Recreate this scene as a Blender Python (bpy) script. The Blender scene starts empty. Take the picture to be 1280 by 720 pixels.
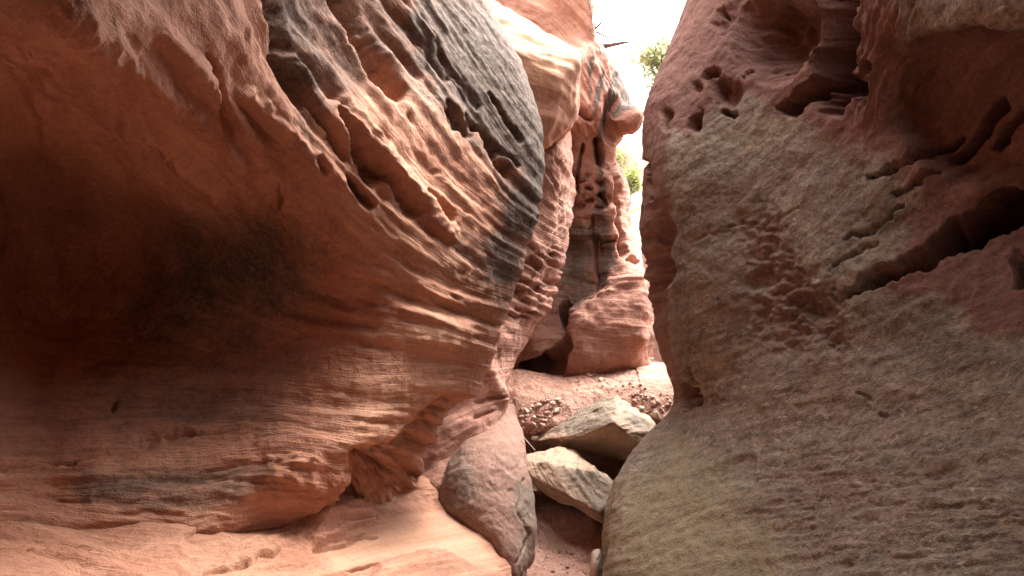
import bpy, bmesh, math, random
import numpy as np
from mathutils import Vector

random.seed(7)
scene = bpy.context.scene
COL = scene.collection
R = math.radians

# ------------------------------------------------------------------ camera
FPX = 949.0                      # focal length in photo pixels (1280 wide)
PITCH = R(3.0)
CAM = np.array([0.0, 0.0, 1.6])
FW = np.array([0, math.cos(PITCH), math.sin(PITCH)])
UP = np.array([0, -math.sin(PITCH), math.cos(PITCH)])
RT = np.array([1.0, 0, 0])
cam_d = bpy.data.cameras.new('camera')
cam_d.sensor_width = 36.0
cam_d.lens = 36.0 * FPX / 1280.0
cam_d.clip_start = 0.05
cam_d.clip_end = 2000
cam = bpy.data.objects.new('camera', cam_d)
COL.objects.link(cam)
cam.location = CAM
cam.rotation_euler = (R(90) + PITCH, 0, 0)
scene.camera = cam


def P(x, y, d):
    return CAM + d * ((x - 640.0) / FPX * RT + (360.0 - y) / FPX * UP + FW)


def W(x, y, z):
    return np.array([x, y, z], float)


def project(V):
    D = V - CAM
    z = D @ FW
    zz = np.maximum(z, 0.05)
    x = 640 + FPX * (D @ RT) / zz
    y = 360 - FPX * (D @ UP) / zz
    return x, y, z


# ------------------------------------------------------------------ noise
_rng = np.random.RandomState(11)
_perm = _rng.permutation(256).astype(np.int64)
_perm = np.concatenate([_perm, _perm, _perm])
_g = _rng.normal(size=(256, 3))
_g /= np.linalg.norm(_g, axis=1)[:, None]


def pn(x, y, z=0.0):
    """gradient noise, about -1..1"""
    x, y, z = np.broadcast_arrays(np.asarray(x, float), np.asarray(y, float), np.asarray(z, float))
    xi, yi, zi = np.floor(x).astype(np.int64), np.floor(y).astype(np.int64), np.floor(z).astype(np.int64)
    xf, yf, zf = x - xi, y - yi, z - zi
    u, v, w = (t * t * t * (t * (t * 6 - 15) + 10) for t in (xf, yf, zf))
    xi &= 255; yi &= 255; zi &= 255
    out = 0
    for dx in (0, 1):
        wx = u if dx else 1 - u
        for dy in (0, 1):
            wy = v if dy else 1 - v
            for dz in (0, 1):
                wz = w if dz else 1 - w
                h = _perm[_perm[_perm[xi + dx] + yi + dy] + zi + dz]
                g = _g[h]
                out = out + wx * wy * wz * (g[..., 0] * (xf - dx) + g[..., 1] * (yf - dy) + g[..., 2] * (zf - dz))
    return out * 1.5


def fbm(x, y, z=0.0, o=4, gain=0.5, lac=2.03):
    a, s, f = 1.0, 0, 1.0
    for k in range(o):
        s = s + a * pn(np.asarray(x) * f + 17.3 * k, np.asarray(y) * f + 5.1 * k, np.asarray(z) * f + 9.7 * k)
        a *= gain; f *= lac
    return s


def ridged(x, y, z=0.0, o=4, gain=0.5):
    a, s, f = 1.0, 0, 1.0
    for k in range(o):
        s = s + a * (1 - np.abs(pn(np.asarray(x) * f + 7.7 * k, np.asarray(y) * f + 3.3 * k, np.asarray(z) * f + 1.9 * k)) * 1.6)
        a *= gain; f *= 2.1
    return s


def sstep(a, b, x):
    t = np.clip((x - a) / (b - a), 0, 1)
    return t * t * (3 - 2 * t)


# ------------------------------------------------------------------ spline sheets
def _cr(c, nsub):
    """Catmull-Rom along axis 0 of c [N, ..., 3] with nsub[i] steps in interval i"""
    out = []
    n = len(c)
    for i in range(n - 1):
        p1, p2 = c[i], c[i + 1]
        p0 = c[i - 1] if i > 0 else 2 * p1 - p2
        p3 = c[i + 2] if i + 2 < n else 2 * p2 - p1
        for k in range(nsub[i]):
            t = k / nsub[i]
            out.append(0.5 * ((2 * p1) + (p2 - p0) * t + (2 * p0 - 5 * p1 + 4 * p2 - p3) * t * t + (3 * p1 - p0 - 3 * p2 + p3) * t ** 3))
    out.append(c[-1])
    return np.array(out)


class Sheet:
    def __init__(s, ctrl, nr, nc):
        c = np.array(ctrl, float)
        a = _cr(c, nr)
        b = _cr(np.swapaxes(a, 0, 1), nc)
        s.V = np.ascontiguousarray(np.swapaxes(b, 0, 1))
        s.H, s.Wd = s.V.shape[:2]
        s.update()
        s.px, s.py, s.d = project(s.V)
        s.attr = {}

    def update(s):
        du = np.gradient(s.V, axis=1)
        dv = np.gradient(s.V, axis=0)
        n = np.cross(du, dv)
        n /= np.maximum(np.linalg.norm(n, axis=2), 1e-9)[..., None]
        s.N = n

    def flip(s):
        s.sign = -1

    sign = 1

    def push(s, amount):
        s.V = s.V + s.N * (s.sign * amount)[..., None]      # always along the normal of the smooth wall: relief never folds over itself

    def build(s, name, mat, parent=None):
        h, w = s.H, s.Wd
        idx = np.arange(h * w).reshape(h, w)
        q = np.stack([idx[:-1, :-1], idx[:-1, 1:], idx[1:, 1:], idx[1:, :-1]], -1).reshape(-1, 4)
        if s.sign > 0:
            pass
        else:
            q = q[:, ::-1]
        return mesh_from(name, s.V.reshape(-1, 3), q, mat, {k: v.reshape(-1, *v.shape[2:]) for k, v in s.attr.items()}, parent)


def mesh_from(name, V, F, mat, attrs=None, parent=None, smooth=True):
    m = bpy.data.meshes.new(name)
    F = np.asarray(F, np.int32)
    k = F.shape[1]
    m.vertices.add(len(V))
    m.vertices.foreach_set('co', np.ascontiguousarray(V, np.float32).ravel())
    m.loops.add(F.size)
    m.loops.foreach_set('vertex_index', np.ascontiguousarray(F).ravel())
    m.polygons.add(len(F))
    m.polygons.foreach_set('loop_start', np.arange(0, F.size, k, dtype=np.int32))
    m.polygons.foreach_set('use_smooth', np.full(len(F), smooth))
    for an, av in (attrs or {}).items():
        if av.ndim == 2:
            a = m.attributes.new(an, 'FLOAT_VECTOR', 'POINT')
            a.data.foreach_set('vector', np.ascontiguousarray(av, np.float32).ravel())
        else:
            a = m.attributes.new(an, 'FLOAT', 'POINT')
            a.data.foreach_set('value', np.ascontiguousarray(av, np.float32).ravel())
    m.update(calc_edges=True)
    m.validate()
    m.materials.append(mat)
    o = bpy.data.objects.new(name, m)
    COL.objects.link(o)
    if parent is not None:
        o.parent = parent
    return o


def tag(o, label=None, cat=None, group=None, kind=None):
    if label: o['label'] = label
    if cat: o['category'] = cat
    if group: o['group'] = group
    if kind: o['kind'] = kind
    return o


# ------------------------------------------------------------------ carving helpers (photo pixel coordinates of the smooth wall)
def capsule(px, py, x0, y0, x1, y1, r0, r1=None):
    """0 outside .. 1 on the spine of a tapering groove"""
    r1 = r0 if r1 is None else r1
    dx, dy = x1 - x0, y1 - y0
    L = dx * dx + dy * dy + 1e-9
    t = np.clip(((px - x0) * dx + (py - y0) * dy) / L, 0, 1)
    d = np.hypot(px - x0 - t * dx, py - y0 - t * dy)
    r = r0 + (r1 - r0) * t
    return np.clip(1 - d / r, 0, 1)


def bowl(px, py, cx, cy, rx, ry, rot=0):
    c, s_ = math.cos(R(rot)), math.sin(R(rot))
    u = ((px - cx) * c + (py - cy) * s_) / rx
    v = (-(px - cx) * s_ + (py - cy) * c) / ry
    return np.clip(1 - np.hypot(u, v), 0, 1)


def prof(t, p=0.6):
    """steep sided, round bottomed"""
    return sstep(0, 1, t) ** (p + 0.25)


def polysd(px, py, poly):
    """signed distance to polygon, positive inside"""
    p = np.array(poly, float)
    n = len(p)
    d = np.full(px.shape, 1e9)
    ins = np.zeros(px.shape, bool)
    for i in range(n):
        a, b = p[i], p[(i + 1) % n]
        e = b - a
        t = np.clip(((px - a[0]) * e[0] + (py - a[1]) * e[1]) / (e @ e + 1e-9), 0, 1)
        d = np.minimum(d, np.hypot(px - a[0] - t * e[0], py - a[1] - t * e[1]))
        c = ((a[1] > py) != (b[1] > py)) & (px < (b[0] - a[0]) * (py - a[1]) / (b[1] - a[1] + 1e-12) + a[0])
        ins ^= c
    return np.where(ins, d, -d)


def polymask(px, py, poly, soft, warp=0, wf=60.0, seed=0.0):
    if warp:
        wx = fbm(px / wf, py / wf, seed, 4) * warp
        wy = fbm(px / wf, py / wf, seed + 31, 4) * warp
        px, py = px + wx, py + wy
    return sstep(-soft, soft, polysd(px, py, poly))


def polyline(px, py, pts, r):
    out = np.zeros(px.shape)
    for a, b in zip(pts[:-1], pts[1:]):
        out = np.maximum(out, capsule(px, py, a[0], a[1], b[0], b[1], r))
    return out


def flow(px, py, ctrl, xref, maxang=65, steps=48, sig=110.0):
    """bedding coordinates: S = height of the bed where it reaches x = xref, T = distance along it"""
    c = np.array(ctrl, float)
    x = np.clip(px, -350, 1650).astype(float).copy()
    y = np.clip(py, -400, 1100).astype(float).copy()
    x0 = x.copy()
    h = (xref - x) / steps
    L = np.zeros_like(x)
    for _ in range(steps):
        wsum = np.zeros_like(x); a = np.zeros_like(x)
        for cx, cy, ang in c:
            w = 1.0 / (((x - cx) ** 2 + (y - cy) ** 2) / sig ** 2 + 0.15) ** 1.6
            wsum += w; a += w * ang
        a = np.clip(a / wsum, -maxang, maxang)
        m = np.tan(np.radians(a))
        y = y + m * h
        x = x + h
        L += np.abs(h) * np.sqrt(1 + m * m)
    return y, L * np.sign(x0 - xref)


# ------------------------------------------------------------------ materials
def new_mat(name):
    m = bpy.data.materials.new(name)
    m.use_nodes = True
    nt = m.node_tree
    for n in list(nt.nodes):
        nt.nodes.remove(n)
    out = nt.nodes.new('ShaderNodeOutputMaterial')
    b = nt.nodes.new('ShaderNodeBsdfPrincipled')
    nt.links.new(b.outputs[0], out.inputs[0])
    b.inputs['Roughness'].default_value = 0.9
    b.inputs['Specular IOR Level'].default_value = 0.2
    return m, nt, b


class NT:
    def __init__(s, nt): s.nt = nt

    def n(s, typ, **kw):
        n = s.nt.nodes.new(typ)
        for k, v in kw.items(): setattr(n, k, v)
        return n

    def l(s, a, b): s.nt.links.new(a, b)

    def attr(s, name, vec=False):
        n = s.n('ShaderNodeAttribute', attribute_name=name)
        return n.outputs['Vector'] if vec else n.outputs['Fac']

    def pos(s, scale=(1, 1, 1)):
        tc = s.n('ShaderNodeTexCoord')
        mp = s.n('ShaderNodeMapping')
        mp.inputs['Scale'].default_value = scale
        s.l(tc.outputs['Object'], mp.inputs['Vector'])
        return mp.outputs[0]

    def mapv(s, v, scale, loc=(0, 0, 0)):
        mp = s.n('ShaderNodeMapping')
        mp.inputs['Scale'].default_value = scale
        mp.inputs['Location'].default_value = loc
        s.l(v, mp.inputs['Vector'])
        return mp.outputs[0]

    def noise(s, v, scale, detail=4, rough=0.55, dist=0.0):
        n = s.n('ShaderNodeTexNoise')
        n.inputs['Scale'].default_value = scale
        n.inputs['Detail'].default_value = detail
        n.inputs['Roughness'].default_value = rough
        n.inputs['Distortion'].default_value = dist
        s.l(v, n.inputs['Vector'])
        return n.outputs[0]

    def voro(s, v, scale, feature='F1'):
        n = s.n('ShaderNodeTexVoronoi', feature=feature)
        n.inputs['Scale'].default_value = scale
        s.l(v, n.inputs['Vector'])
        return n.outputs[0]

    def math(s, op, a, b=None, c=None, clamp=False):
        n = s.n('ShaderNodeMath', operation=op, use_clamp=clamp)
        for i, t in enumerate((a, b, c)):
            if t is None: continue
            if isinstance(t, (int, float)): n.inputs[i].default_value = t
            else: s.l(t, n.inputs[i])
        return n.outputs[0]

    def rng(s, v, a, b, c=0.0, d=1.0, smooth=True):
        n = s.n('ShaderNodeMapRange', interpolation_type='SMOOTHSTEP' if smooth else 'LINEAR')
        for i, t in enumerate((a, b, c, d)): n.inputs[i + 1].default_value = t
        s.l(v, n.inputs[0])
        return n.outputs[0]

    def ramp(s, v, stops):
        n = s.n('ShaderNodeValToRGB')
        cr = n.color_ramp
        while len(cr.elements) < len(stops): cr.elements.new(0.5)
        for e, (p, c) in zip(cr.elements, stops):
            e.position = p; e.color = (*c, 1)
        s.l(v, n.inputs[0])
        return n.outputs[0]

    def mix(s, f, a, b, blend='MIX'):
        n = s.n('ShaderNodeMix', data_type='RGBA', blend_type=blend)
        ins = [i for i in n.inputs if i.enabled]
        f_in, a_in, b_in = n.inputs[0], n.inputs[6], n.inputs[7]
        for t, i in ((f, f_in), (a, a_in), (b, b_in)):
            if isinstance(t, (int, float)): i.default_value = t
            elif isinstance(t, tuple): i.default_value = (*t, 1)
            else: s.l(t, i)
        return n.outputs[2]


def rock_material(name, reds, varnish_col=(0.066, 0.051, 0.041), lichen=((0.185, 0.150, 0.112), (0.35, 0.288, 0.212)), lichen_y=(0.37, 0.31, 0.18), sbump=0.9,
                  grain=1.0, strata_amt=1.0, bump=1.0, chips=0.0):
    """sandstone: tinted beds along the 'strata' attribute, stains and painted light and shade from the 'varnish' / 'lichen' / 'yellow' / 'bleach' attributes"""
    m, nt, b = new_mat(name)
    t = NT(nt)
    st = t.attr('strata', True)          # x along the bed, y across (hundreds of photo pixels)
    ps = t.pos()
    # beds
    s1 = t.noise(t.mapv(st, (0.5, 7.0, 1)), 1.0, 6, 0.6, 0.4)
    s2 = t.noise(t.mapv(st, (1.6, 26.0, 1)), 1.0, 4, 0.6, 0.3)
    big = t.noise(ps, 1.1, 5, 0.6)
    fine = t.noise(ps, 38.0, 5, 0.65)
    grit = t.noise(ps, 130.0, 3, 0.7)
    f = t.math('ADD', t.math('MULTIPLY', s1, 0.45 * strata_amt), t.math('ADD', t.math('MULTIPLY', s2, 0.25 * strata_amt), t.math('MULTIPLY', big, 0.45)))
    f = t.math('ADD', f, t.math('MULTIPLY', t.math('SUBTRACT', fine, 0.5), 0.35))
    lo = 0.33 * (1 + 0.0)
    col = t.ramp(f, [(0.36, reds[0]), (0.52, reds[1]), (0.66, reds[2]), (0.80, reds[3])])
    # bleached faces, and lit ones painted paler
    bl = t.attr('bleach')
    col = t.mix(t.math('MULTIPLY', bl, 0.85), col, t.ramp(s1, [(0.3, (0.55, 0.30, 0.18)), (0.7, (0.66, 0.42, 0.28))]))
    # grey-olive lichen film
    nz = t.noise(ps, 7.0, 7, 0.68, 0.3)
    nz2 = t.noise(t.mapv(st, (3.0, 14.0, 1)), 1.0, 6, 0.65, 0.3)
    li = t.attr('lichen')
    lim = t.rng(t.math('ADD', li, t.math('MULTIPLY', t.math('SUBTRACT', t.math('ADD', t.math('MULTIPLY', nz, 0.6), t.math('MULTIPLY', nz2, 0.4)), 0.5), 1.3)), 0.22, 0.82)
    lc = t.mix(t.rng(t.math('ADD', t.math('MULTIPLY', fine, 0.6), t.math('MULTIPLY', nz, 0.5)), 0.42, 0.70), lichen[0], lichen[1])
    lc = t.mix(t.math('MULTIPLY', t.rng(t.noise(ps, 3.1, 6, 0.7), 0.42, 0.62), 0.2), lc, (0.20, 0.12, 0.09))
    lc = t.mix(t.rng(t.noise(ps, 9.0, 8, 0.75), 0.50, 0.68, 0, 0.55), lc, (0.085, 0.068, 0.058))
    lc = t.mix(t.rng(nz2, 0.36, 0.50, 0.5, 0.0), lc, (0.075, 0.058, 0.046))
    lc = t.mix(t.rng(nz2, 0.55, 0.70, 0, 0.55), lc, (0.40, 0.31, 0.23))
    ye = t.attr('yellow')
    lc = t.mix(t.rng(t.math('ADD', ye, t.math('MULTIPLY', t.math('SUBTRACT', t.noise(ps, 17.0, 6, 0.7), 0.5), 2.4)), 0.30, 1.35, 0, 0.8), lc, lichen_y)
    sp = t.noise(ps, 62.0, 4, 0.75)
    lc = t.mix(t.rng(sp, 0.575, 0.70, 0, 0.75), lc, (0.42, 0.35, 0.24))
    lc = t.mix(t.rng(sp, 0.42, 0.33, 0, 0.6), lc, (0.045, 0.036, 0.030))
    col = t.mix(t.math('MULTIPLY', lim, 0.92), col, lc)
    # dark desert varnish, and shade painted in with it
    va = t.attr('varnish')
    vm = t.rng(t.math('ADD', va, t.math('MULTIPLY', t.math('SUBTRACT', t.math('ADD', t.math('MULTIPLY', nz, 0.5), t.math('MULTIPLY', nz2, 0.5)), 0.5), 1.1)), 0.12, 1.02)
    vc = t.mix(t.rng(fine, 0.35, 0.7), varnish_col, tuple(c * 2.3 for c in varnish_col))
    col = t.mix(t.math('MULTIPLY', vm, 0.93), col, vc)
    if chips:
        ch = t.math('MULTIPLY', t.rng(t.noise(t.mapv(st, (7, 16, 1)), 1.0, 5, 0.7, 0.6), 0.57, 0.66), t.rng(t.noise(ps, 2.0, 3), 0.35, 0.6))
        ch = t.math('MULTIPLY', ch, t.math('MULTIPLY', t.attr('chips'), chips))
        col = t.mix(ch, col, (0.46, 0.365, 0.265))
    # speckle
    col = t.mix(t.rng(grit, 0.60, 0.75, 0, 0.35), col, t.mix(0.5, col, (0.62, 0.50, 0.38)))
    col = t.mix(t.rng(grit, 0.40, 0.27, 0, 0.45), col, t.mix(0.6, col, (0.04, 0.025, 0.02)))
    t.l(col, b.inputs['Base Color'])
    # relief
    h = t.math('ADD', t.math('MULTIPLY', s2, sbump * strata_amt), t.math('ADD', t.math('MULTIPLY', fine, 0.55 * grain), t.math('MULTIPLY', grit, 0.38 * grain)))
    h = t.math('ADD', h, t.math('MULTIPLY', t.noise(ps, 14.0, 5, 0.6), 0.7))
    bp = t.n('ShaderNodeBump')
    bp.inputs['Strength'].default_value = 0.75 * bump
    bp.inputs['Distance'].default_value = 0.022
    t.l(h, bp.inputs['Height'])
    t.l(bp.outputs[0], b.inputs['Normal'])
    return m


RED = [(0.25, 0.105, 0.064), (0.385, 0.180, 0.114), (0.49, 0.252, 0.165), (0.59, 0.345, 0.235)]
PINK = [(0.19, 0.082, 0.056), (0.295, 0.140, 0.098), (0.385, 0.200, 0.145), (0.48, 0.285, 0.215)]
MAT_LEFT = rock_material('red_sandstone', RED)
MAT_RIGHT = rock_material('lichened_sandstone', [(0.15, 0.072, 0.054), (0.25, 0.132, 0.10), (0.35, 0.20, 0.155), (0.45, 0.28, 0.22)], chips=1.0, strata_amt=0.55, sbump=0.35, grain=1.5, bump=0.85)
MAT_BACK = rock_material('pink_sandstone', PINK)
MAT_FOOT = rock_material('grey_pink_sandstone', [(0.17, 0.09, 0.068), (0.26, 0.148, 0.112), (0.33, 0.20, 0.155), (0.41, 0.27, 0.215)], lichen=((0.15, 0.115, 0.092), (0.24, 0.19, 0.15)), lichen_y=(0.21, 0.19, 0.11), strata_amt=0.5, bump=0.7)
MAT_LEDGE = rock_material('bare_sandstone', [(0.27, 0.12, 0.078), (0.36, 0.178, 0.115), (0.44, 0.235, 0.155), (0.52, 0.32, 0.225)], bump=0.8)
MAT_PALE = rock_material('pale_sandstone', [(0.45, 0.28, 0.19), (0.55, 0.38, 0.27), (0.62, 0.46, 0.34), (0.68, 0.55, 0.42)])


def put_attrs(s, S=None, T=None, **kw):
    s.attr['strata'] = np.stack([T / 100.0, S / 100.0, np.zeros_like(S)], -1)
    for k in ('varnish', 'lichen', 'yellow', 'bleach', 'chips'):
        s.attr[k] = kw.get(k, np.zeros_like(S))


def generic_relief(s, S, T, seed, amp=1.0, pxm=None):
    """bedding relief in metres (coarse ribs + thin beds), scaled by distance so that it keeps its look"""
    mod = sstep(-0.5, 0.7, fbm(T / 260.0, S / 140.0, seed + 3, 3))
    a = fbm(T / 210.0, S / 34.0, seed, 4) * 0.040
    wob = fbm(T / 60, S / 60, seed + 8, 3) * 5
    b = (ridged(T / 150.0, (S + wob) / 17.0, seed + 1, 3) - 1.0) * 0.016 * (0.25 + mod)
    c = fbm(T / 70.0, (S + wob) / 6.0, seed + 2, 3) * 0.006 * (0.3 + mod)
    return (a + b + c) * amp


# ================================================================== LEFT CLIFF
def left_cliff():
    ys = [-420, -150, 0, 90, 190, 290, 390, 490, 590, 680, 800]
    xs = [-500, -230, 0, 130, 260, 390, 490, 575]  # columns left of the frame are drawn in, shaped to darken the hollow
    sil = [500, 562, 606, 650, 673, 661, 629, 592, 548, 535, 530]
    dep = [
        # -500 -230   0   130   260   390  490  575  sil
        [1.2, 2.0, 2.9, 3.3, 3.9, 4.7, 5.4, 5.9, 6.3],
        [0.9, 1.4, 2.0, 2.3, 3.1, 4.1, 4.9, 5.4, 5.8],
        [0.9, 1.3, 1.85, 2.1, 2.8, 3.9, 4.6, 5.05, 5.5],
        [0.9, 1.4, 2.4, 2.4, 2.9, 3.8, 4.45, 4.9, 5.3],
        [1.0, 1.6, 3.5, 3.55, 3.50, 3.75, 4.2, 4.7, 5.2],
        [1.0, 1.7, 4.0, 4.45, 4.40, 4.08, 4.15, 4.55, 5.1],
        [1.0, 1.7, 3.95, 4.4, 4.45, 4.30, 4.20, 4.52, 5.1],
        [1.0, 1.7, 3.6, 3.95, 4.1, 4.04, 4.08, 4.48, 5.12],
        [1.0, 1.6, 3.15, 3.5, 3.70, 3.78, 4.02, 4.58, 5.22],
        [1.0, 1.6, 3.0, 3.38, 3.55, 4.1, 5.1, 5.5, 5.7],
        [1.0, 1.6, 3.2, 3.6, 4.0, 4.6, 5.4, 5.8, 6.0],
    ]
    ctrl = []
    for i, y in enumerate(ys):
        row = []
        z = P(0, y, dep[i][0])[2]
        row.append(W(-0.2, -6.0, z))
        row.append(W(-0.75, -2.0, z))
        for j in range(8):
            x = xs[j] if j < 6 else xs[j] - (629 - min(sil[i], 640)) * (0.35 if j == 6 else 0.75) * (1 if i < 9 else 0.8)
            row.append(P(x, y, dep[i][j]))
        row.append(P(sil[i], y, dep[i][8]))
        row.append(P(sil[i] - 8, y, dep[i][8] + 0.5))
        row.append(P(sil[i] - 90, y, dep[i][8] + 1.3))
        row.append(P(sil[i] - 420, y, dep[i][8] + 2.5))
        ctrl.append(row)
    # rim of the cliff and the plateau on top
    top = [p.copy() for p in ctrl[0]]
    rim = [np.array([p[0] - 0.3, p[1], 6.2]) for p in top]
    for k_, (x_, z_) in enumerate([(0.9, 4.2), (0.9, 4.6), (1.0, 4.0), (1.2, 4.0), (1.35, 4.2), (1.5, 4.5), (1.35, 4.8), (0.8, 5.3)]):  # unseen overhang above the camera, added to keep sky light off hollow and ledge
        rim[k_][0] = x_; rim[k_][2] = z_
    plat = [np.array([p[0] - 2.5, p[1], 7.2]) for p in top]
    plat2 = [np.array([p[0] - 14.0, p[1], 8.5]) for p in top]
    ctrl = [plat2, plat, rim] + ctrl + [[np.array([p[0], p[1], min(p[2], -0.4) - 0.8]) for p in ctrl[-1]]]
    nr = [3, 8, 24, 40, 66, 44, 50, 52, 52, 52, 52, 46, 20, 16]
    nc = [8, 24, 40, 60, 56, 60, 64, 60, 60, 60, 16, 10, 6]
    s = Sheet(ctrl, nr, nc)
    if (s.N[s.H // 2, s.Wd // 2] @ FW) > 0: s.flip()
    px, py = s.px, s.py
    vis = (s.d > 0.4)
    px = np.where(vis, px, -400); py = np.where(vis, py, 300 - s.V[..., 2] * 100)
    S, T = flow(px, py, [(0, 0, 38), (100, 30, 45), (200, 100, 56), (330, 50, 60), (480, 80, 55), (600, 150, 58), (450, 230, 47), (550, 300, 38),
                         (300, 300, 42), (180, 250, 45), (600, 400, 18), (450, 420, 8), (200, 450, 0), (500, 560, 10), (300, 560, -6), (120, 560, -6),
                         (100, 700, 14), (350, 680, -14), (500, 480, -6), (0, 450, 5), (-300, 300, 10), (420, 600, 12)], 640)
    wx = px + fbm(px / 34, py / 34, 2, 5) * 4.5
    wy = py + fbm(px / 34, py / 34, 5, 5) * 4.5
    D = np.zeros_like(px)

    def dent(t, depth, p=0.6):
        nonlocal D
        D = D - depth * prof(t, p)
    C = lambda *a: capsule(wx, wy, *a)
    B = lambda *a: bowl(wx, wy, *a)
    # hollows and pockets of the upper face
    dent(C(402, -60, 492, 112, 30, 20), 0.30, 0.9)
    dent(C(330, -50, 384, 122, 22, 13), 0.20, 0.8)
    dent(C(380, 100, 440, 194, 3, 12), 0.08)
    dent(C(428, 136, 474, 218, 4, 17), 0.17)
    dent(C(400, 196, 408, 212, 5, 8), 0.06)
    dent(C(440, 225, 462, 254, 9, 12), 0.13)
    dent(C(478, 205, 520, 262, 12, 14), 0.10)
    dent(C(540, 240, 566, 270, 7, 9), 0.07)
    dent(C(258, 66, 292, 165, 4, 15), 0.10, 0.9)
    dent(C(300, 180, 345, 250, 12, 14), 0.07)
    dent(C(558, 126, 582, 164, 4, 12), 0.13)
    dent(C(558, 140, 566, 160, 5, 7), 0.08)
    dent(C(586, 142, 596, 160, 5, 6), 0.07)
    dent(C(598, 156, 617, 192, 4, 10), 0.15)
    dent(C(622, 205, 634, 214, 8, 9), 0.14)
    dent(C(624, 186, 648, 206, 4, 4), 0.06)
    dent(C(612, 116, 652, 176, 3, 7), 0.06)
    dent(C(540, 50, 600, 130, 3, 6), 0.045)
    dent(C(495, 10, 562, 94, 4, 9), 0.05)
    # ribs (raised) on the diagonal
    for a in ((60, -10, 250, 150, 26, 22), (200, 30, 330, 190, 18, 20), (290, 190, 420, 300, 22, 24), (310, 120, 430, 235, 16, 18),
              (430, 130, 560, 290, 16, 18), (160, 150, 280, 250, 20, 18)):
        D = D + 0.05 * sstep(0, 1, C(*a))
    # lower face
    dent(B(141, 506, 7, 11), 0.05)
    dent(C(175, 552, 250, 540, 13, 3), 0.06, 0.8)
    dent(C(236, 546, 345, 541, 3.0, 1.5), 0.015)
    dent(C(-40, 592, 90, 580, 8, 5), 0.03)
    # undercut at the foot on the right
    und = polymask(px, py, [(446, 566), (500, 560), (560, 500), (590, 505), (556, 600), (545, 660), (430, 640), (446, 604)], 14, 5, 26, 4)
    D = D - 0.22 * und
    # bedding plates that jut out above it, each edge stepped
    for pts, h in (([(250, 560), (380, 566), (474, 592), (470, 606), (440, 616), (300, 600)], 0.055), ([(200, 600), (400, 606), (462, 618), (452, 632), (330, 640), (200, 640)], 0.045)):
        sd_ = polysd(wx, wy, pts)
        for q_ in range(4):
            D = D + h / 4 * sstep(-2, 2, sd_ - 4.0 * q_ + 5.0 * fbm(T / 40.0, S / 25.0, 95 + 3 * q_, 3)) * sstep(300, 400, px)
    D = D * (0.85 + 0.4 * np.clip(fbm(px / 18.0, py / 18.0, 66, 4), -1, 1))
    fade = sstep(-250, -50, px)
    s.push(D * 1.0)
    rel = generic_relief(s, S, T, 1.0)
    rough = sstep(40, 300, py) * (1 - sstep(480, 560, py)) * 0 + 1
    iso = fbm(s.V[..., 0] * 1.6, s.V[..., 1] * 1.6, s.V[..., 2] * 1.6, 5) * 0.05
    g = fbm(s.V[..., 0] * 12, s.V[..., 1] * 12, s.V[..., 2] * 12, 3) * 0.008
    amt = 1.0 - 0.5 * sstep(360, 440, py) * (1 - sstep(560, 600, py))
    amt = amt * (1 - 0.6 * sstep(330, 180, px) * sstep(150, 230, py) * (1 - sstep(480, 540, py)))
    nose = polymask(px, py, [(520, -80), (720, -80), (720, 420), (610, 380), (640, 240), (590, 130)], 40)
    amt = amt * (1 - 0.55 * nose) * (1 - 0.3 * sstep(330, 280, py) * sstep(300, 380, px))
    s.push(rel * amt + iso * amt * 0.8 + g)
    up = sstep(480, 400, py) * sstep(250, 420, px + py * 0.6) * (1 - 0.7 * nose)
    s.push(up * (-0.06 * sstep(0.05, 0.6, pn(T / 240.0, S / 26.0, 81)) - 0.022 * sstep(0.1, 0.6, pn(T / 160.0, S / 12.0, 83)) + 0.018 * sstep(0.1, 0.6, pn(T / 150.0, S / 18.0, 85))))
    # small pits scattered along the beds
    vr = pn(T / 26.0, S / 13.0, 40) 
    s.push(-0.03 * sstep(0.42, 0.75, vr) * sstep(-0.1, 0.4, fbm(px / 90, py / 90, 8, 2)) * sstep(230, 330, px) * sstep(600, 500, py))
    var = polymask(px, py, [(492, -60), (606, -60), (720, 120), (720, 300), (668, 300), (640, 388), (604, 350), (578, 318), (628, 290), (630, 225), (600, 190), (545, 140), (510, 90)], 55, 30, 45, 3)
    var = np.maximum(var, 0.7 * polymask(px, py, [(330, -80), (430, -80), (460, 60), (470, 120), (420, 120), (400, 170), (355, 120)], 45, 22, 50, 6))  # varnish band, with shadow of the upper hollows mixed into the colour
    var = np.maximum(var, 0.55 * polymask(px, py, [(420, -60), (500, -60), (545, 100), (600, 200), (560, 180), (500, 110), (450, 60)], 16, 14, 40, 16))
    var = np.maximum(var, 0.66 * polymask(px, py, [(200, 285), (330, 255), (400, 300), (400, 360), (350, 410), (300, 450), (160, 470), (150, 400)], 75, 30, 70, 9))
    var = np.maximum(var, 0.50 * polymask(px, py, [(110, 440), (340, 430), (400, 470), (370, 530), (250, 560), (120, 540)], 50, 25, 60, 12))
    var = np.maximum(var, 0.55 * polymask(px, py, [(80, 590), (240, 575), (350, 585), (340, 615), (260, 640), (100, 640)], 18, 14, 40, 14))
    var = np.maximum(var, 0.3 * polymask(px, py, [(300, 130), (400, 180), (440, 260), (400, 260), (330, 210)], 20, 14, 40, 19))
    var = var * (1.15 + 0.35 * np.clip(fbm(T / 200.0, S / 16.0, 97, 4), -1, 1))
    bl = polymask(px, py, [(480, 400), (600, 380), (560, 520), (440, 560), (400, 480)], 40, 20, 60, 22) * 0.25  # lit middle of the face painted paler, here and on the next line
    bl = np.maximum(bl, 0.35 * polymask(px, py, [(380, 230), (470, 250), (560, 330), (500, 340), (420, 290)], 30, 20, 60, 25))
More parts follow.
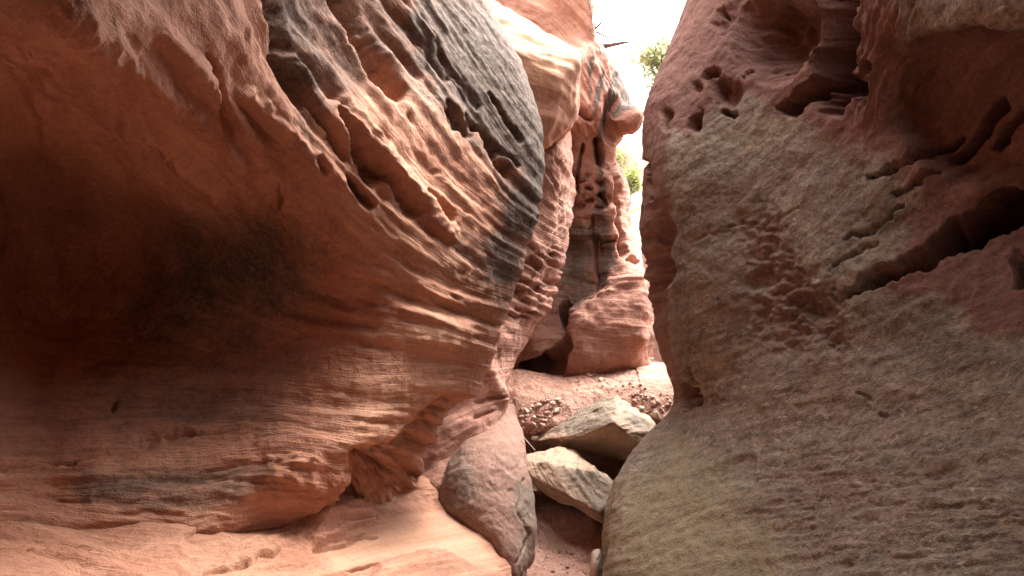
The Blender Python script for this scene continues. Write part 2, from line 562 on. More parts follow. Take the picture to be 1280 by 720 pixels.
    lich = 0.45 * polymask(px, py, [(540, 0), (610, -30), (690, 200), (650, 380), (600, 340), (640, 230)], 20, 20, 40, 27)
    put_attrs(s, S, T, varnish=var, bleach=bl, lichen=lich)
    o = s.build('sandstone_cliff', MAT_LEFT)
    tag(o, 'bulging red sandstone cliff with a deep shaded hollow and black varnish streaks', 'rock wall', 'walls of the slot canyon', 'thing')
    return o


# ================================================================== RIGHT CLIFF
def right_cliff():
    ys = [-240, -130, 0, 70, 140, 215, 290, 360, 430, 490, 520, 570, 620, 680, 760, 900]
    sil = [930, 885, 862, 836, 812, 808, 805, 812, 828, 846, 838, 792, 766, 757, 752, 750]
    cor = [968, 925, 902, 884, 858, 846, 847, 850, 856, 872, 872, 835, 800, 785, 780, 780]
    dsil = [6.6, 6.3, 6.1, 6.0, 5.9, 5.85, 5.8, 5.75, 5.7, 5.6, 5.5, 5.3, 5.1, 4.9, 4.6, 4.3]
    xs = [950, 1050, 1150, 1280, 1460, 1800]
    dep = [
        # cor   950  1050  1150  1280  1460 1800
        [6.0, 5.5, 4.6, 3.9, 3.2, 2.6, 2.0],
        [5.7, 5.2, 4.4, 3.7, 3.0, 2.4, 1.9],
        [5.5, 5.1, 4.3, 3.6, 2.9, 2.35, 1.8],
        [5.4, 5.0, 4.35, 3.75, 3.1, 2.5, 1.9],
        [5.3, 4.9, 4.35, 3.95, 3.4, 2.75, 2.05],
        [5.2, 4.8, 4.3, 3.9, 3.5, 2.9, 2.15],
        [5.15, 4.7, 4.2, 3.85, 3.5, 2.9, 2.2],
        [5.1, 4.6, 4.1, 3.7, 3.3, 2.7, 2.1],
        [5.05, 4.55, 4.0, 3.6, 3.15, 2.6, 2.0],
        [5.0, 4.45, 3.9, 3.5, 3.05, 2.5, 1.95],
        [4.95, 4.4, 3.85, 3.45, 3.0, 2.45, 1.9],
        [4.85, 4.2, 3.7, 3.3, 2.9, 2.35, 1.85],
        [4.7, 4.0, 3.55, 3.15, 2.75, 2.25, 1.8],
        [4.45, 3.8, 3.35, 2.95, 2.6, 2.15, 1.7],
        [4.2, 3.5, 3.1, 2.75, 2.4, 2.0, 1.6],
        [3.9, 3.2, 2.8, 2.5, 2.2, 1.85, 1.5],
    ]
    ctrl = []
    for i, y in enumerate(ys):
        row = [P(sil[i] + 420, y, dsil[i] + 3.2), P(sil[i] + 110, y, dsil[i] + 1.6), P(sil[i] + 8, y, dsil[i] + 0.6), P(sil[i], y, dsil[i])]
        row.append(P(cor[i], y, dep[i][0]))
        for j in range(6):
            row.append(P(xs[j], y, dep[i][j + 1]))
        z = row[-1][2]
        row.append(W(1.9, -2.0, z))
        row.append(W(0.9, -6.0, z))
        ctrl.append(row)
    top = [p.copy() for p in ctrl[0]]
    rim = [np.array([p[0] + 0.75, p[1] + 0.05, p[2] + 0.22]) for p in top]
    for k_, x_, z_ in ((-1, 0.95, 5.4), (-2, 1.0, 5.4), (-3, 1.15, 5.2), (-4, 1.5, 4.9), (-5, 2.1, 4.6)):  # unseen rim shaped for light: near end overhangs, the rest lies low
        rim[k_][0] = x_; rim[k_][2] = z_
    plat = [np.array([p[0] + 2.6, p[1], p[2] + 0.15]) for p in rim]
    plat2 = [np.array([p[0] + 16.0, p[1], p[2] + 0.8]) for p in rim]
    ctrl = [plat2, plat, rim] + ctrl + [[np.array([p[0], p[1], min(p[2], -0.4) - 0.8]) for p in ctrl[-1]]]
    nr = [3, 8, 24, 40, 60, 40, 38, 38, 38, 36, 36, 30, 16, 26, 26, 30, 30, 20, 12]
    nc = [6, 10, 16, 26, 60, 62, 62, 70, 50, 30, 20, 8]
    s = Sheet(ctrl, nr, nc)
    if (s.N[s.H // 2, s.Wd // 2] @ FW) > 0: s.flip()
    vis = s.d > 0.4
    px = np.where(vis, s.px, 1900); py = np.where(vis, s.py, 300 - s.V[..., 2] * 100)
    px = np.clip(px, 700, 2000)
    S, T = flow(px, py, [(850, 150, -25), (930, 120, -45), (1000, 60, -62), (1060, 40, -64), (1100, 80, -62), (1150, 280, -36), (1250, 250, -32), (1100, 200, -46),
                         (930, 330, -28), (1000, 450, -12), (1150, 450, -16), (1250, 400, -26), (850, 600, -12), (1000, 620, -3), (1250, 620, -4),
                         (800, 650, -20), (1280, 60, -22), (900, 20, -60), (1400, 300, -20), (1180, 140, -50)], 840)
    wx = px + fbm(px / 30, py / 30, 52, 5) * 9
    wy = py + fbm(px / 30, py / 30, 55, 5) * 9
    D = np.zeros_like(px)

    def dent(t, depth, p=0.6):
        nonlocal D
        D = D - depth * prof(t, p)
    C = lambda *a: capsule(wx, wy, *a)
    B = lambda *a: bowl(wx, wy, *a)
    # the wind-scooped hollows at the top
    dent(B(968, 38, 58, 72, 14), 0.42, 0.55)
    dent(C(1052, -60, 1040, 110, 32, 26), 0.60, 0.5)
    dent(C(988, 134, 1028, 96, 15, 12), 0.34, 0.6)
    dent(C(1040, 138, 1076, 104, 16, 13), 0.34, 0.6)
    dent(C(1078, 120, 1086, 80, 9, 8), 0.14)
    dent(B(908, 112, 24, 24), 0.12, 0.8)
    dent(B(890, 92, 14, 9, -20), 0.16)
    dent(C(905, 140, 918, 138, 6, 6), 0.12)
    dent(B(870, 150, 11, 16), 0.15)
    dent(B(829, 147, 11, 17), 0.16)
    dent(B(906, 12, 5, 10), 0.08)
    dent(B(876, 108, 6, 5), 0.05)
    dent(C(930, -20, 900, 40, 12, 8), 0.06)
    dent(C(955, 5, 945, 40, 6, 5), 0.06)
    dent(B(958, 20, 9, 20), 0.08)
    dent(B(932, 92, 4, 4), 0.06); dent(B(963, 86, 4, 4), 0.06)
    # thin septa between the hollows stay proud
    
    # vertical ribbing right of the hollows
    ribz = polymask(px, py, [(1070, -60), (1160, -60), (1130, 120), (1080, 160), (1060, 110)], 20)
    D = D + ribz * (ridged(px / 15.0 + py / 60.0, py / 120.0, 60, 3) - 1) * 0.05
    # the big overhang recess at upper right
    D = D - 0.16 * polymask(px, py, [(1120, 66), (1200, 50), (1290, 62), (1420, 40), (1420, 220), (1250, 230), (1180, 200), (1120, 150)], 22, 12, 60, 5)
    # long slanting slot
    dent(C(1060, 366, 1180, 308, 8, 21), 0.38, 0.6)
    dent(C(1170, 314, 1262, 262, 18, 30), 0.60, 0.5)
    dent(B(1275, 338, 14, 26), 0.3, 0.6)
    for a in ((1138, 196, 1176, 166, 6, 7, .11), (1112, 214, 1150, 196, 5, 6, .08), (1120, 240, 1170, 214, 5, 6, .06), (1090, 226, 1110, 210, 4, 5, .06),
              (1180, 190, 1220, 150, 8, 10, .12), (1060, 300, 1130, 262, 5, 5, .05), (1040, 330, 1100, 300, 4, 5, .04), (1225, 180, 1260, 140, 7, 8, .10)):
        dent(C(*a[:6]), a[6])
    # pocked, crumbling patch
    pk = polymask(px, py, [(915, 262), (960, 265), (990, 320), (1040, 355), (1062, 400), (1055, 440), (985, 430), (935, 395), (945, 330)], 32, 18, 40, 7)
    pits = sstep(0.1, 0.9, fbm(T / 30.0, S / 13.0, 70, 4))
    D = D - pk * (0.03 + 0.022 * pits + 0.03 * fbm(px / 12.0, py / 10.0, 72, 5))
    D = D - 0.05 * prof(B(950, 350, 34, 20, -30)) - 0.06 * prof(B(1010, 385, 40, 18, 20))
    # foot bulge and its notch
    dent(C(852, 494, 872, 500, 10, 7), 0.22)
    dent(C(858, 470, 868, 486, 8, 8), 0.10)
    # shaded hollow on the slot side
    dent(B(822, 330, 24, 90, 4), 0.25, 0.8)
    dent(C(806, 205, 815, 250, 6, 6), 0.08)
    # slots, flakes on the big face
    dent(C(868, 300, 1000, 262, 2.5, 2.5), 0.012)
    for a in ((1000, 575, 998, 552, 3, 2, .015), (1070, 496, 1084, 500, 4, 3, .02), (1100, 522, 1110, 520, 4, 3, .02)):
        dent(C(*a[:6]), a[6])
    D = D - 0.02 * polymask(px, py, [(880, 590), (935, 566), (942, 570), (945, 600), (900, 605)], 4, 3, 20, 2)
    s.push(D)
    amt = 0.7 + 1.2 * polymask(px, py, [(1080, 230), (1200, 90), (1400, 100), (1400, 420), (1230, 400), (1080, 350)], 40, 20, 60, 4)
    amt = amt + 0.25 * sstep(540, 600, py)
    rel = generic_relief(s, S, T, 20.0, 0.32) + fbm(px / 22.0, py / 22.0, 77, 5) * 0.004
    X3 = s.V
    iso = fbm(X3[..., 0] * 1.5, X3[..., 1] * 1.5, X3[..., 2] * 1.5 + 40, 4) * 0.02
    g = fbm(X3[..., 0] * 14, X3[..., 1] * 14, X3[..., 2] * 14, 4) * 0.007
    # crumbly flaking of the lower face
    fl = sstep(0.05, 0.25, fbm(T / 45.0, S / 13.0, 33, 4)) * sstep(480, 600, py) * sstep(900, 1000, px)
    s.push(rel * amt + iso * 0.8 + g - fl * 0.008)
    red = polymask(px, py, [(780, -500), (1700, -500), (1700, 420), (1235, 420), (1150, 372), (1085, 352), (1165, 270), (1110, 200), (1010, 150), (930, 118), (880, 170), (845, 150), (800, 200)], 32, 24, 60, 13)
    red = np.maximum(red, 0.55 * pk)
    red = np.maximum(red, 0.7 * polymask(px, py, [(780, 130), (838, 130), (838, 250), (836, 420), (860, 500), (830, 500), (780, 300)], 8, 8, 30, 15))
    red = np.maximum(red, 0.30 * polymask(px, py, [(1000, 580), (1300, 560), (1300, 690), (1100, 680), (1010, 640)], 30, 25, 60, 17))
    red = np.maximum(red, 0.35 * polymask(px, py, [(980, 420), (1080, 440), (1060, 520), (980, 500)], 25, 20, 50, 18))
    ledge = polymask(px, py, [(1110, -60), (1420, -60), (1420, 58), (1280, 60), (1200, 44), (1130, 50)], 14, 14, 40, 20)
    lich = np.clip(1 - red, 0, 1)
    lich = np.maximum(lich, 0.75 * ledge)
    yel = polymask(px, py, [(845, 180), (960, 110), (1000, 160), (920, 200), (880, 260), (850, 240)], 40, 18, 50, 21) * 0.6
    yel = np.maximum(yel, polymask(px, py, [(740, 600), (850, 530), (930, 590), (1000, 680), (1000, 760), (740, 780)], 70, 22, 60, 23) * 1.0)
    yel = np.maximum(yel, 0.35 * polymask(px, py, [(850, 200), (1100, 200), (1050, 300), (870, 420)], 60, 20, 60, 24))
    yel = np.maximum(yel, 0.35 * polymask(px, py, [(1000, 500), (1290, 480), (1290, 720), (1000, 720)], 60, 20, 60, 26))
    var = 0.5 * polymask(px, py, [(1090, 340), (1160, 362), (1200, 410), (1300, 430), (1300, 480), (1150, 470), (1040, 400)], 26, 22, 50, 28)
    var = np.maximum(var, 0.34 * pk)  # pocked patch darkened in the colour to stand for shade in its pits
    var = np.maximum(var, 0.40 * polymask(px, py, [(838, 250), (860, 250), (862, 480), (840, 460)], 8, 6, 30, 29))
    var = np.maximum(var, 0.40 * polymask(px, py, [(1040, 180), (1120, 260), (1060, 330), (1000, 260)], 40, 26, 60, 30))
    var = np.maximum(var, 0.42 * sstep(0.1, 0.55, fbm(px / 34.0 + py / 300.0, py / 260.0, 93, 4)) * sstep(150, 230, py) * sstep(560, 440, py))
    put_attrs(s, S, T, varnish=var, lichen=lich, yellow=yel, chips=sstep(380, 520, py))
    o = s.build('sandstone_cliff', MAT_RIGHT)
    tag(o, 'grey-brown lichen-coated sandstone cliff with scooped pockets and a long slanting slot', 'rock wall', 'walls of the slot canyon', 'thing')
    return o


# ================================================================== generic smaller masses
def mass(name, ys, cols, nr, nc, mat, seed, flowc, xref, label, cat, group=None, carve=None, paint=None, amp=1.0, isoamp=0.05, topz=None, topdx=-0.3):
    ctrl = [[(c if isinstance(c, np.ndarray) else P(c[0], y, c[1])) for c in cols[i]] for i, y in enumerate(ys)]
    if topz is not None:
        top = ctrl[0]
        rim = [np.array([p[0] + topdx, p[1] + 0.1, topz]) for p in top]
        plat = [np.array([p[0] + topdx * 6, p[1] + 0.8, topz + 0.5]) for p in top]
        ctrl = [plat, rim] + ctrl
        nr = [8, 30] + list(nr)
    s = Sheet(ctrl, nr, nc)
    if (s.N[s.H // 2, s.Wd // 2] @ FW) > 0: s.flip()
    px, py = s.px, s.py
    S, T = flow(px, py, flowc, xref)
    if carve is not None:
        wx = px + fbm(px / 24, py / 24, seed, 4) * 4
        wy = py + fbm(px / 24, py / 24, seed + 3, 4) * 4
        s.push(carve(px, py, wx, wy, S, T))
    X3 = s.V
    iso = fbm(X3[..., 0] * 2, X3[..., 1] * 2, X3[..., 2] * 2 + seed, 5) * isoamp
    g = fbm(X3[..., 0] * 14, X3[..., 1] * 14, X3[..., 2] * 14, 4) * 0.008
    s.push(generic_relief(s, S, T * 1.5, seed, amp) + iso + g)
    put_attrs(s, S, T, **(paint(px, py, S, T) if paint else {}))
    o = s.build(name, mat)
    tag(o, label, cat, group, 'thing')
    return o


def back_cliff():
    ys = [-330, -150, -60, 0, 45, 75, 110, 150, 172, 200, 240, 290, 330, 370, 405, 440, 465, 490, 560]
    sil = [700, 716, 728, 736, 743, 764, 781, 791, 772, 770, 780, 788, 793, 802, 809, 811, 806, 798, 796]
    dsil = [9.2, 9.0, 8.9, 8.8, 8.8, 8.6, 8.45, 8.3, 8.5, 8.6, 8.6, 8.6, 8.5, 8.4, 8.3, 8.3, 8.4, 8.5, 8.5]
    cols = []
    for i, y in enumerate(ys):
        x = sil[i]; d = dsil[i]
        k = sstep(330, 420, y) * 0.12 - sstep(450, 520, y) * 0.15
        rec = sstep(250, 300, y) * (1 - sstep(380, 440, y)) * 0.35     # darker recess left of centre
        cols.append([(470, d - 0.4), (600, d - 0.5), (655, d - 0.45 + rec * .4), (700, d - 0.4 + rec), (735, d - 0.4 - k + rec * 0.6), (0.35 * 735 + 0.65 * x + 4, d - 0.35 - k), (x, d), (x - 3, d + 0.5), (x - 60, d + 1.6), (x - 300, d + 3)])
    fc = [(640, 20, 20), (700, 100, 60), (740, 120, 64), (760, 100, 60), (720, 230, 20), (740, 300, 5), (760, 400, 4), (690, 350, 10), (780, 430, -8), (700, 460, -10)]

    def carve(px, py, wx, wy, S, T):
        D = np.zeros_like(px)
        C = lambda *a: prof(capsule(wx, wy, *a))
        # hollow under the hanging lip and the fluted streaks above it
        D -= 0.55 * prof(bowl(wx, wy, 764, 150, 15, 34, 8))
        D += 0.18 * sstep(0, 1, bowl(wx, wy, 782, 146, 16, 22))
        D -= 0.20 * C(745, 180, 752, 205, 8, 6)
        D -= 0.22 * C(722, 132, 736, 152, 5, 5)
        D -= 0.30 * C(690, 168, 698, 152, 12, 14)
        D -= 0.16 * C(684, 190, 690, 210, 8, 9)
        D += polymask(px, py, [(690, 80), (770, 70), (790, 150), (740, 180)], 16) * (ridged(px / 11.0 - py / 30.0, py / 90, 9, 3) - 1) * 0.05
        # pocked band
        pk = polymask(px, py, [(690, 215), (770, 215), (770, 268), (690, 262)], 12)
        D -= pk * 0.10 * sstep(0.05, 0.5, pn(px / 11.0, py / 8.0, 14))
        D -= 0.12 * C(752, 244, 756, 258, 6, 6)
        # stepped ledges of the dark recess
        D += 0.20 * polymask(px, py, [(690, 268), (770, 256), (772, 300), (756, 310), (752, 296), (700, 300)], 5) * 0.5
        D -= 0.12 * C(754, 305, 768, 303, 4, 4)
        # lower lobe stands proud, the two black hollows left of it
        lobe = (1 - 0.8 * sstep(786, 812, px)) * polymask(px, py, [(778, 340), (764, 362), (740, 380), (720, 392), (713, 422), (700, 450), (690, 480), (700, 560), (840, 560), (840, 330)], 15, 4, 20, 3)
        D += 0.22 * lobe
        D -= 0.16 * C(768, 205, 776, 318, 3, 5) + 0.10 * C(742, 268, 748, 366, 3, 4) + 0.12 * C(727, 180, 716, 262, 3, 4)
        D -= 0.55 * prof(capsule(px, py, 708, 388, 712, 408, 11, 10)) * (1 - lobe)
        D -= 0.95 * polymask(px, py, [(650, 470), (655, 458), (690, 440), (712, 424), (720, 436), (700, 468), (690, 475), (655, 480)], 5, 3, 20, 6)
        D -= 0.60 * polymask(px, py, [(812, 430), (806, 452), (790, 462), (778, 490), (800, 500), (830, 480)], 5, 3, 20, 7)
        # small windows by the far edge
        D -= 0.30 * C(782, 328, 792, 334, 5, 6)
        return D

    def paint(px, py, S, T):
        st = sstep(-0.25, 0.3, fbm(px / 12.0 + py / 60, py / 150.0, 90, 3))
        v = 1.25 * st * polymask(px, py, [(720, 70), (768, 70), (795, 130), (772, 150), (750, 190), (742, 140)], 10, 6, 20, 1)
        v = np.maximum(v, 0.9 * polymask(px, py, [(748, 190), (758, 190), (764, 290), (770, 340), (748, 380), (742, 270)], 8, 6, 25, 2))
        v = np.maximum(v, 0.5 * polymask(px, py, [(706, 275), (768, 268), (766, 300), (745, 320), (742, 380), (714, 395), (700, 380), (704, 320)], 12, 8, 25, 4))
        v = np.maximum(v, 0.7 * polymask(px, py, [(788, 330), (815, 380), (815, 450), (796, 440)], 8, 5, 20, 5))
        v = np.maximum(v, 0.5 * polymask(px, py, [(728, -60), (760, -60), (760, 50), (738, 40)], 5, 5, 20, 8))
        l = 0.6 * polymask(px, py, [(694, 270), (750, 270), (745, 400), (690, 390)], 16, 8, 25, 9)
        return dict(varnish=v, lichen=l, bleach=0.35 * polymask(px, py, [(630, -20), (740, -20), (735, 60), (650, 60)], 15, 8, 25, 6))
    return mass('sandstone_cliff', ys, cols, [24, 20, 24, 24, 18, 20, 22, 14, 16, 22, 26, 22, 22, 20, 20, 16, 16, 18],
                [16, 24, 26, 36, 34, 24, 10, 10, 4], MAT_BACK, 30.0, fc, 700,
                'pink sandstone cliff with a hanging lip and grey drip streaks behind the two boulders', 'rock wall', 'walls of the slot canyon',
                carve, paint, 0.8, 0.06, topz=7.0)


def fin():
    ys = [150, 200, 265, 310, 345, 380, 404, 452, 500, 540, 580, 640, 760]
    sil = [702, 712, 714, 699, 690, 684, 667, 643, 637, 640, 650, 650, 650]
    dsil = [7.6, 7.4, 7.3, 7.2, 7.1, 7.0, 6.9, 6.7, 6.6, 6.4, 6.2, 6.0, 5.9]
    cols = []
    for i, y in enumerate(ys):
        x, d = sil[i], dsil[i]
        a = [690, 680, 668, 655, 640, 622, 612, 600, 588, 575, 560, 550, 550][i]
        cols.append([(a - 260, d - 0.2), (a - 70, d - 0.45), (a - 20, d - 0.5), ((a * 0.6 + x * 0.4), d - 0.45), ((a * .25 + x * .75), d - 0.3), (x, d), (x + 1, d + 0.4), (x - 40, d + 1.0)])
    fc = [(690, 200, 50), (660, 240, 60), (690, 300, 20), (650, 330, 25), (660, 380, 30), (620, 430, 5), (610, 480, -25), (600, 530, -30)]

    def carve(px, py, wx, wy, S, T):
        D = np.zeros_like(px)
        blk = polymask(px, py, [(640, 310), (700, 310), (690, 380), (660, 405), (625, 390)], 8)
        D += blk * (np.abs(((S / 13.0) % 1) - 0.5) * 0.035 * (1 + pn(T / 30., S / 12., 5)) - sstep(0.1, 0.4, pn(T / 22., S / 7., 3)) * 0.06)
        D += 0.06 * sstep(0, 1, capsule(wx, wy, 610, 440, 622, 500, 14, 12))
        D -= 0.035 * prof(capsule(wx, wy, 594, 505, 622, 498, 6, 3)) + 0.03 * prof(capsule(wx, wy, 596, 524, 612, 518, 5, 2))
        D += polymask(px, py, [(655, 190), (715, 190), (712, 265), (670, 260)], 10) * (ridged(T / 60, S / 9.0, 12, 3) - 1) * 0.035
        return D

    def paint(px, py, S, T):
        return dict(bleach=0.35 * polymask(px, py, [(655, 210), (700, 240), (680, 300), (650, 300)], 16, 8, 25, 6),
                    varnish=0.25 * polymask(px, py, [(630, 330), (700, 330), (680, 400), (625, 395)], 10, 8, 20, 5))
    return mass('rock_fin', ys, cols, [14, 22, 18, 16, 16, 14, 20, 20, 18, 18, 18, 14], [10, 22, 22, 30, 24, 10, 6], MAT_BACK, 41.0, fc, 640,
                'narrow orange rock fin with broken stepped beds, below the smooth pale block', 'rock fin', None, carve, paint, 0.8, 0.05, topz=3.6, topdx=0.0)


def closed_rock(name, verts, mat, label, cat, seed, sub=4, rough=0.02, group=None, paint=None, strat=(0.3, 0.2, 1), pre=None, sharp=0.6):
    """convex hull of hand placed corners, edges kept fairly sharp, then subdivided and weathered"""
    bm = bmesh.new()
    for v in verts: bm.verts.new(v)
    bmesh.ops.convex_hull(bm, input=bm.verts)
    for v in [v for v in bm.verts if not v.link_faces]: bm.verts.remove(v)
    bmesh.ops.triangulate(bm, faces=bm.faces)
    ext = max((np.ptp([v[i] for v in verts]) for i in range(3)))
    for _ in range(sub):
        target = ext / 5
        while True:
            es = [e for e in bm.edges if e.calc_length() > target * 1.4]
            if not es: break
            bmesh.ops.subdivide_edges(bm, edges=es, cuts=1)
            bmesh.ops.triangulate(bm, faces=[f for f in bm.faces if len(f.verts) > 3])
            if len(bm.verts) > 60000: break
        break
    # even remeshing by repeated halving
    for _ in range(sub - 1):
        bmesh.ops.subdivide_edges(bm, edges=bm.edges, cuts=1, use_grid_fill=True)
    for _ in range(max(1, int((1 - sharp) * 12))):
        bmesh.ops.smooth_vert(bm, verts=bm.verts, factor=0.5, use_axis_x=True, use_axis_y=True, use_axis_z=True)
    bm.normal_update()
    V = np.array([v.co[:] for v in bm.verts]); N = np.array([v.normal[:] for v in bm.verts])
    bm.verts.index_update()
    bmesh.ops.triangulate(bm, faces=bm.faces)
    F = np.array([[v.index for v in f.verts] for f in bm.faces], np.int32)
    bm.free()
    q = V * (1.0 / ext)
    sx = q @ np.array(strat, float) / np.linalg.norm(strat)
    d = fbm(q[:, 0] * 3, q[:, 1] * 3, q[:, 2] * 3 + seed, 5) * rough * 1.6
    d += fbm(q[:, 0] * 1.5, q[:, 1] * 1.5, sx * 16 + seed, 4) * rough * 0.8
    d += -np.abs(fbm(q[:, 0] * 7, q[:, 1] * 7, q[:, 2] * 7 + seed, 4)) * rough * 0.9
    d += -sstep(0.25, 0.5, np.abs(fbm(q[:, 0] * 2.2, q[:, 1] * 2.2, sx * 9 + seed + 5, 3))) * rough * 0.45
    V = V + N * d[:, None] * ext
    px, py, _ = project(V)
    at = {'strata': np.stack([(q[:, 0] + q[:, 1]) * 0.8, sx * 1.1, q[:, 2] * 0], -1)}
    pa = paint(px, py, V, N) if paint else {}
    for k in ('varnish', 'lichen', 'yellow', 'bleach', 'chips'):
        at[k] = pa.get(k, np.zeros(len(V)))
    # origin at the base centre
    c = np.array([V[:, 0].mean(), V[:, 1].mean(), V[:, 2].min()])
    o = mesh_from(name, V - c, F, mat, at)
    o.location = c
    if label: tag(o, label, cat, group, 'thing')
    return o


def orange_block():
    f = [P(604, 2, 6.7), P(640, 22, 6.6), P(725, 73, 6.5), P(719, 150, 6.7), P(706, 170, 6.75), P(676, 190, 6.7), P(640, 215, 6.6), P(560, 150, 6.5), P(540, 0, 6.5), P(700, 100, 6.35), P(640, 60, 6.3), P(690, 160, 6.45)]
    b = [P(600, -8, 7.9), P(640, 12, 7.9), P(727, 66, 7.7), P(722, 150, 7.7), P(690, 190, 7.7), P(540, 0, 7.9), P(560, 190, 7.7)]

    def paint(px, py, V, N):
        n = len(V)
        bl = polymask(px, py, [(590, -20), (740, 60), (726, 100), (700, 120), (650, 100), (600, 90)], 18, 8, 25, 3)
        return dict(bleach=np.maximum(0.6 * bl, 0.15))
    return closed_rock('rock_block', f + b, MAT_LEDGE, 'smooth pale orange sandstone block with a straight slanting top edge, high behind the left cliff', 'rock block', 3.0,
                       sub=5, rough=0.012, paint=paint, strat=(0.25, 0.1, 1), sharp=0.75)


def foot_rock():
    ys = [505, 528, 552, 576, 604, 640, 664, 692, 722, 780, 860]
    left = [604, 588, 562, 549, 543, 548, 564, 598, 622, 640, 650]
    right = [640, 646, 652, 657, 662, 669, 670, 667, 663, 660, 660]
    dc = [6.35, 6.05, 5.75, 5.5, 5.32, 5.18, 5.1, 5.03, 4.97, 4.9, 4.85]
    cols = []
    for i, y in enumerate(ys):
        l, r, d = left[i], right[i], dc[i]
        w = r - l
        cols.append([(l + 30, d + 1.4), (l + 3, d + 0.75), (l, d + 0.38), (l + .22 * w, d + 0.10), (l + .5 * w, d), (l + .78 * w, d + 0.06), (r - 4, d + 0.26), (r, d + 0.5), (r - 4, d + 0.9), (r - 40, d + 1.6)])
    fc = [(600, 560, -30), (640, 600, 20), (600, 650, 40), (650, 680, 60)]

    def carve(px, py, wx, wy, S, T):
        return (0.03 * fbm(px / 60.0, py / 60.0, 4, 2) - 0.02 * prof(polyline(wx, wy, [(655, 600), (650, 640), (662, 668), (648, 700)], 3))
                - 0.012 * sstep(0.2, 0.5, fbm(px / 16.0, py / 20.0, 9, 3)) * polymask(px, py, [(590, 560), (650, 560), (650, 620), (600, 610)], 12))

    def paint(px, py, S, T):
        l = 0.55 * polymask(px, py, [(535, 560), (590, 550), (610, 610), (590, 650), (620, 720), (590, 720), (535, 640)], 22, 14, 30, 3)
        l = np.maximum(l, 0.6 * polymask(px, py, [(635, 590), (675, 600), (675, 760), (640, 760), (645, 660)], 14, 12, 25, 5))
        return dict(lichen=np.maximum(l, 0.2), yellow=0.5 * polymask(px, py, [(630, 570), (672, 600), (668, 720), (636, 720)], 16, 12, 25, 6), bleach=np.full_like(px, 0.08), varnish=0.22 * l)
    return mass('rock_buttress', ys, cols, [10, 14, 18, 18, 22, 28, 20, 22, 22, 16], [6, 8, 18, 26, 26, 22, 12, 8, 4], MAT_FOOT, 8.0, fc, 600,
                'rounded pinkish-grey rock foot bulging between the pale ledge and the lower boulder', 'rock', None, carve, paint, 0.10, 0.02)


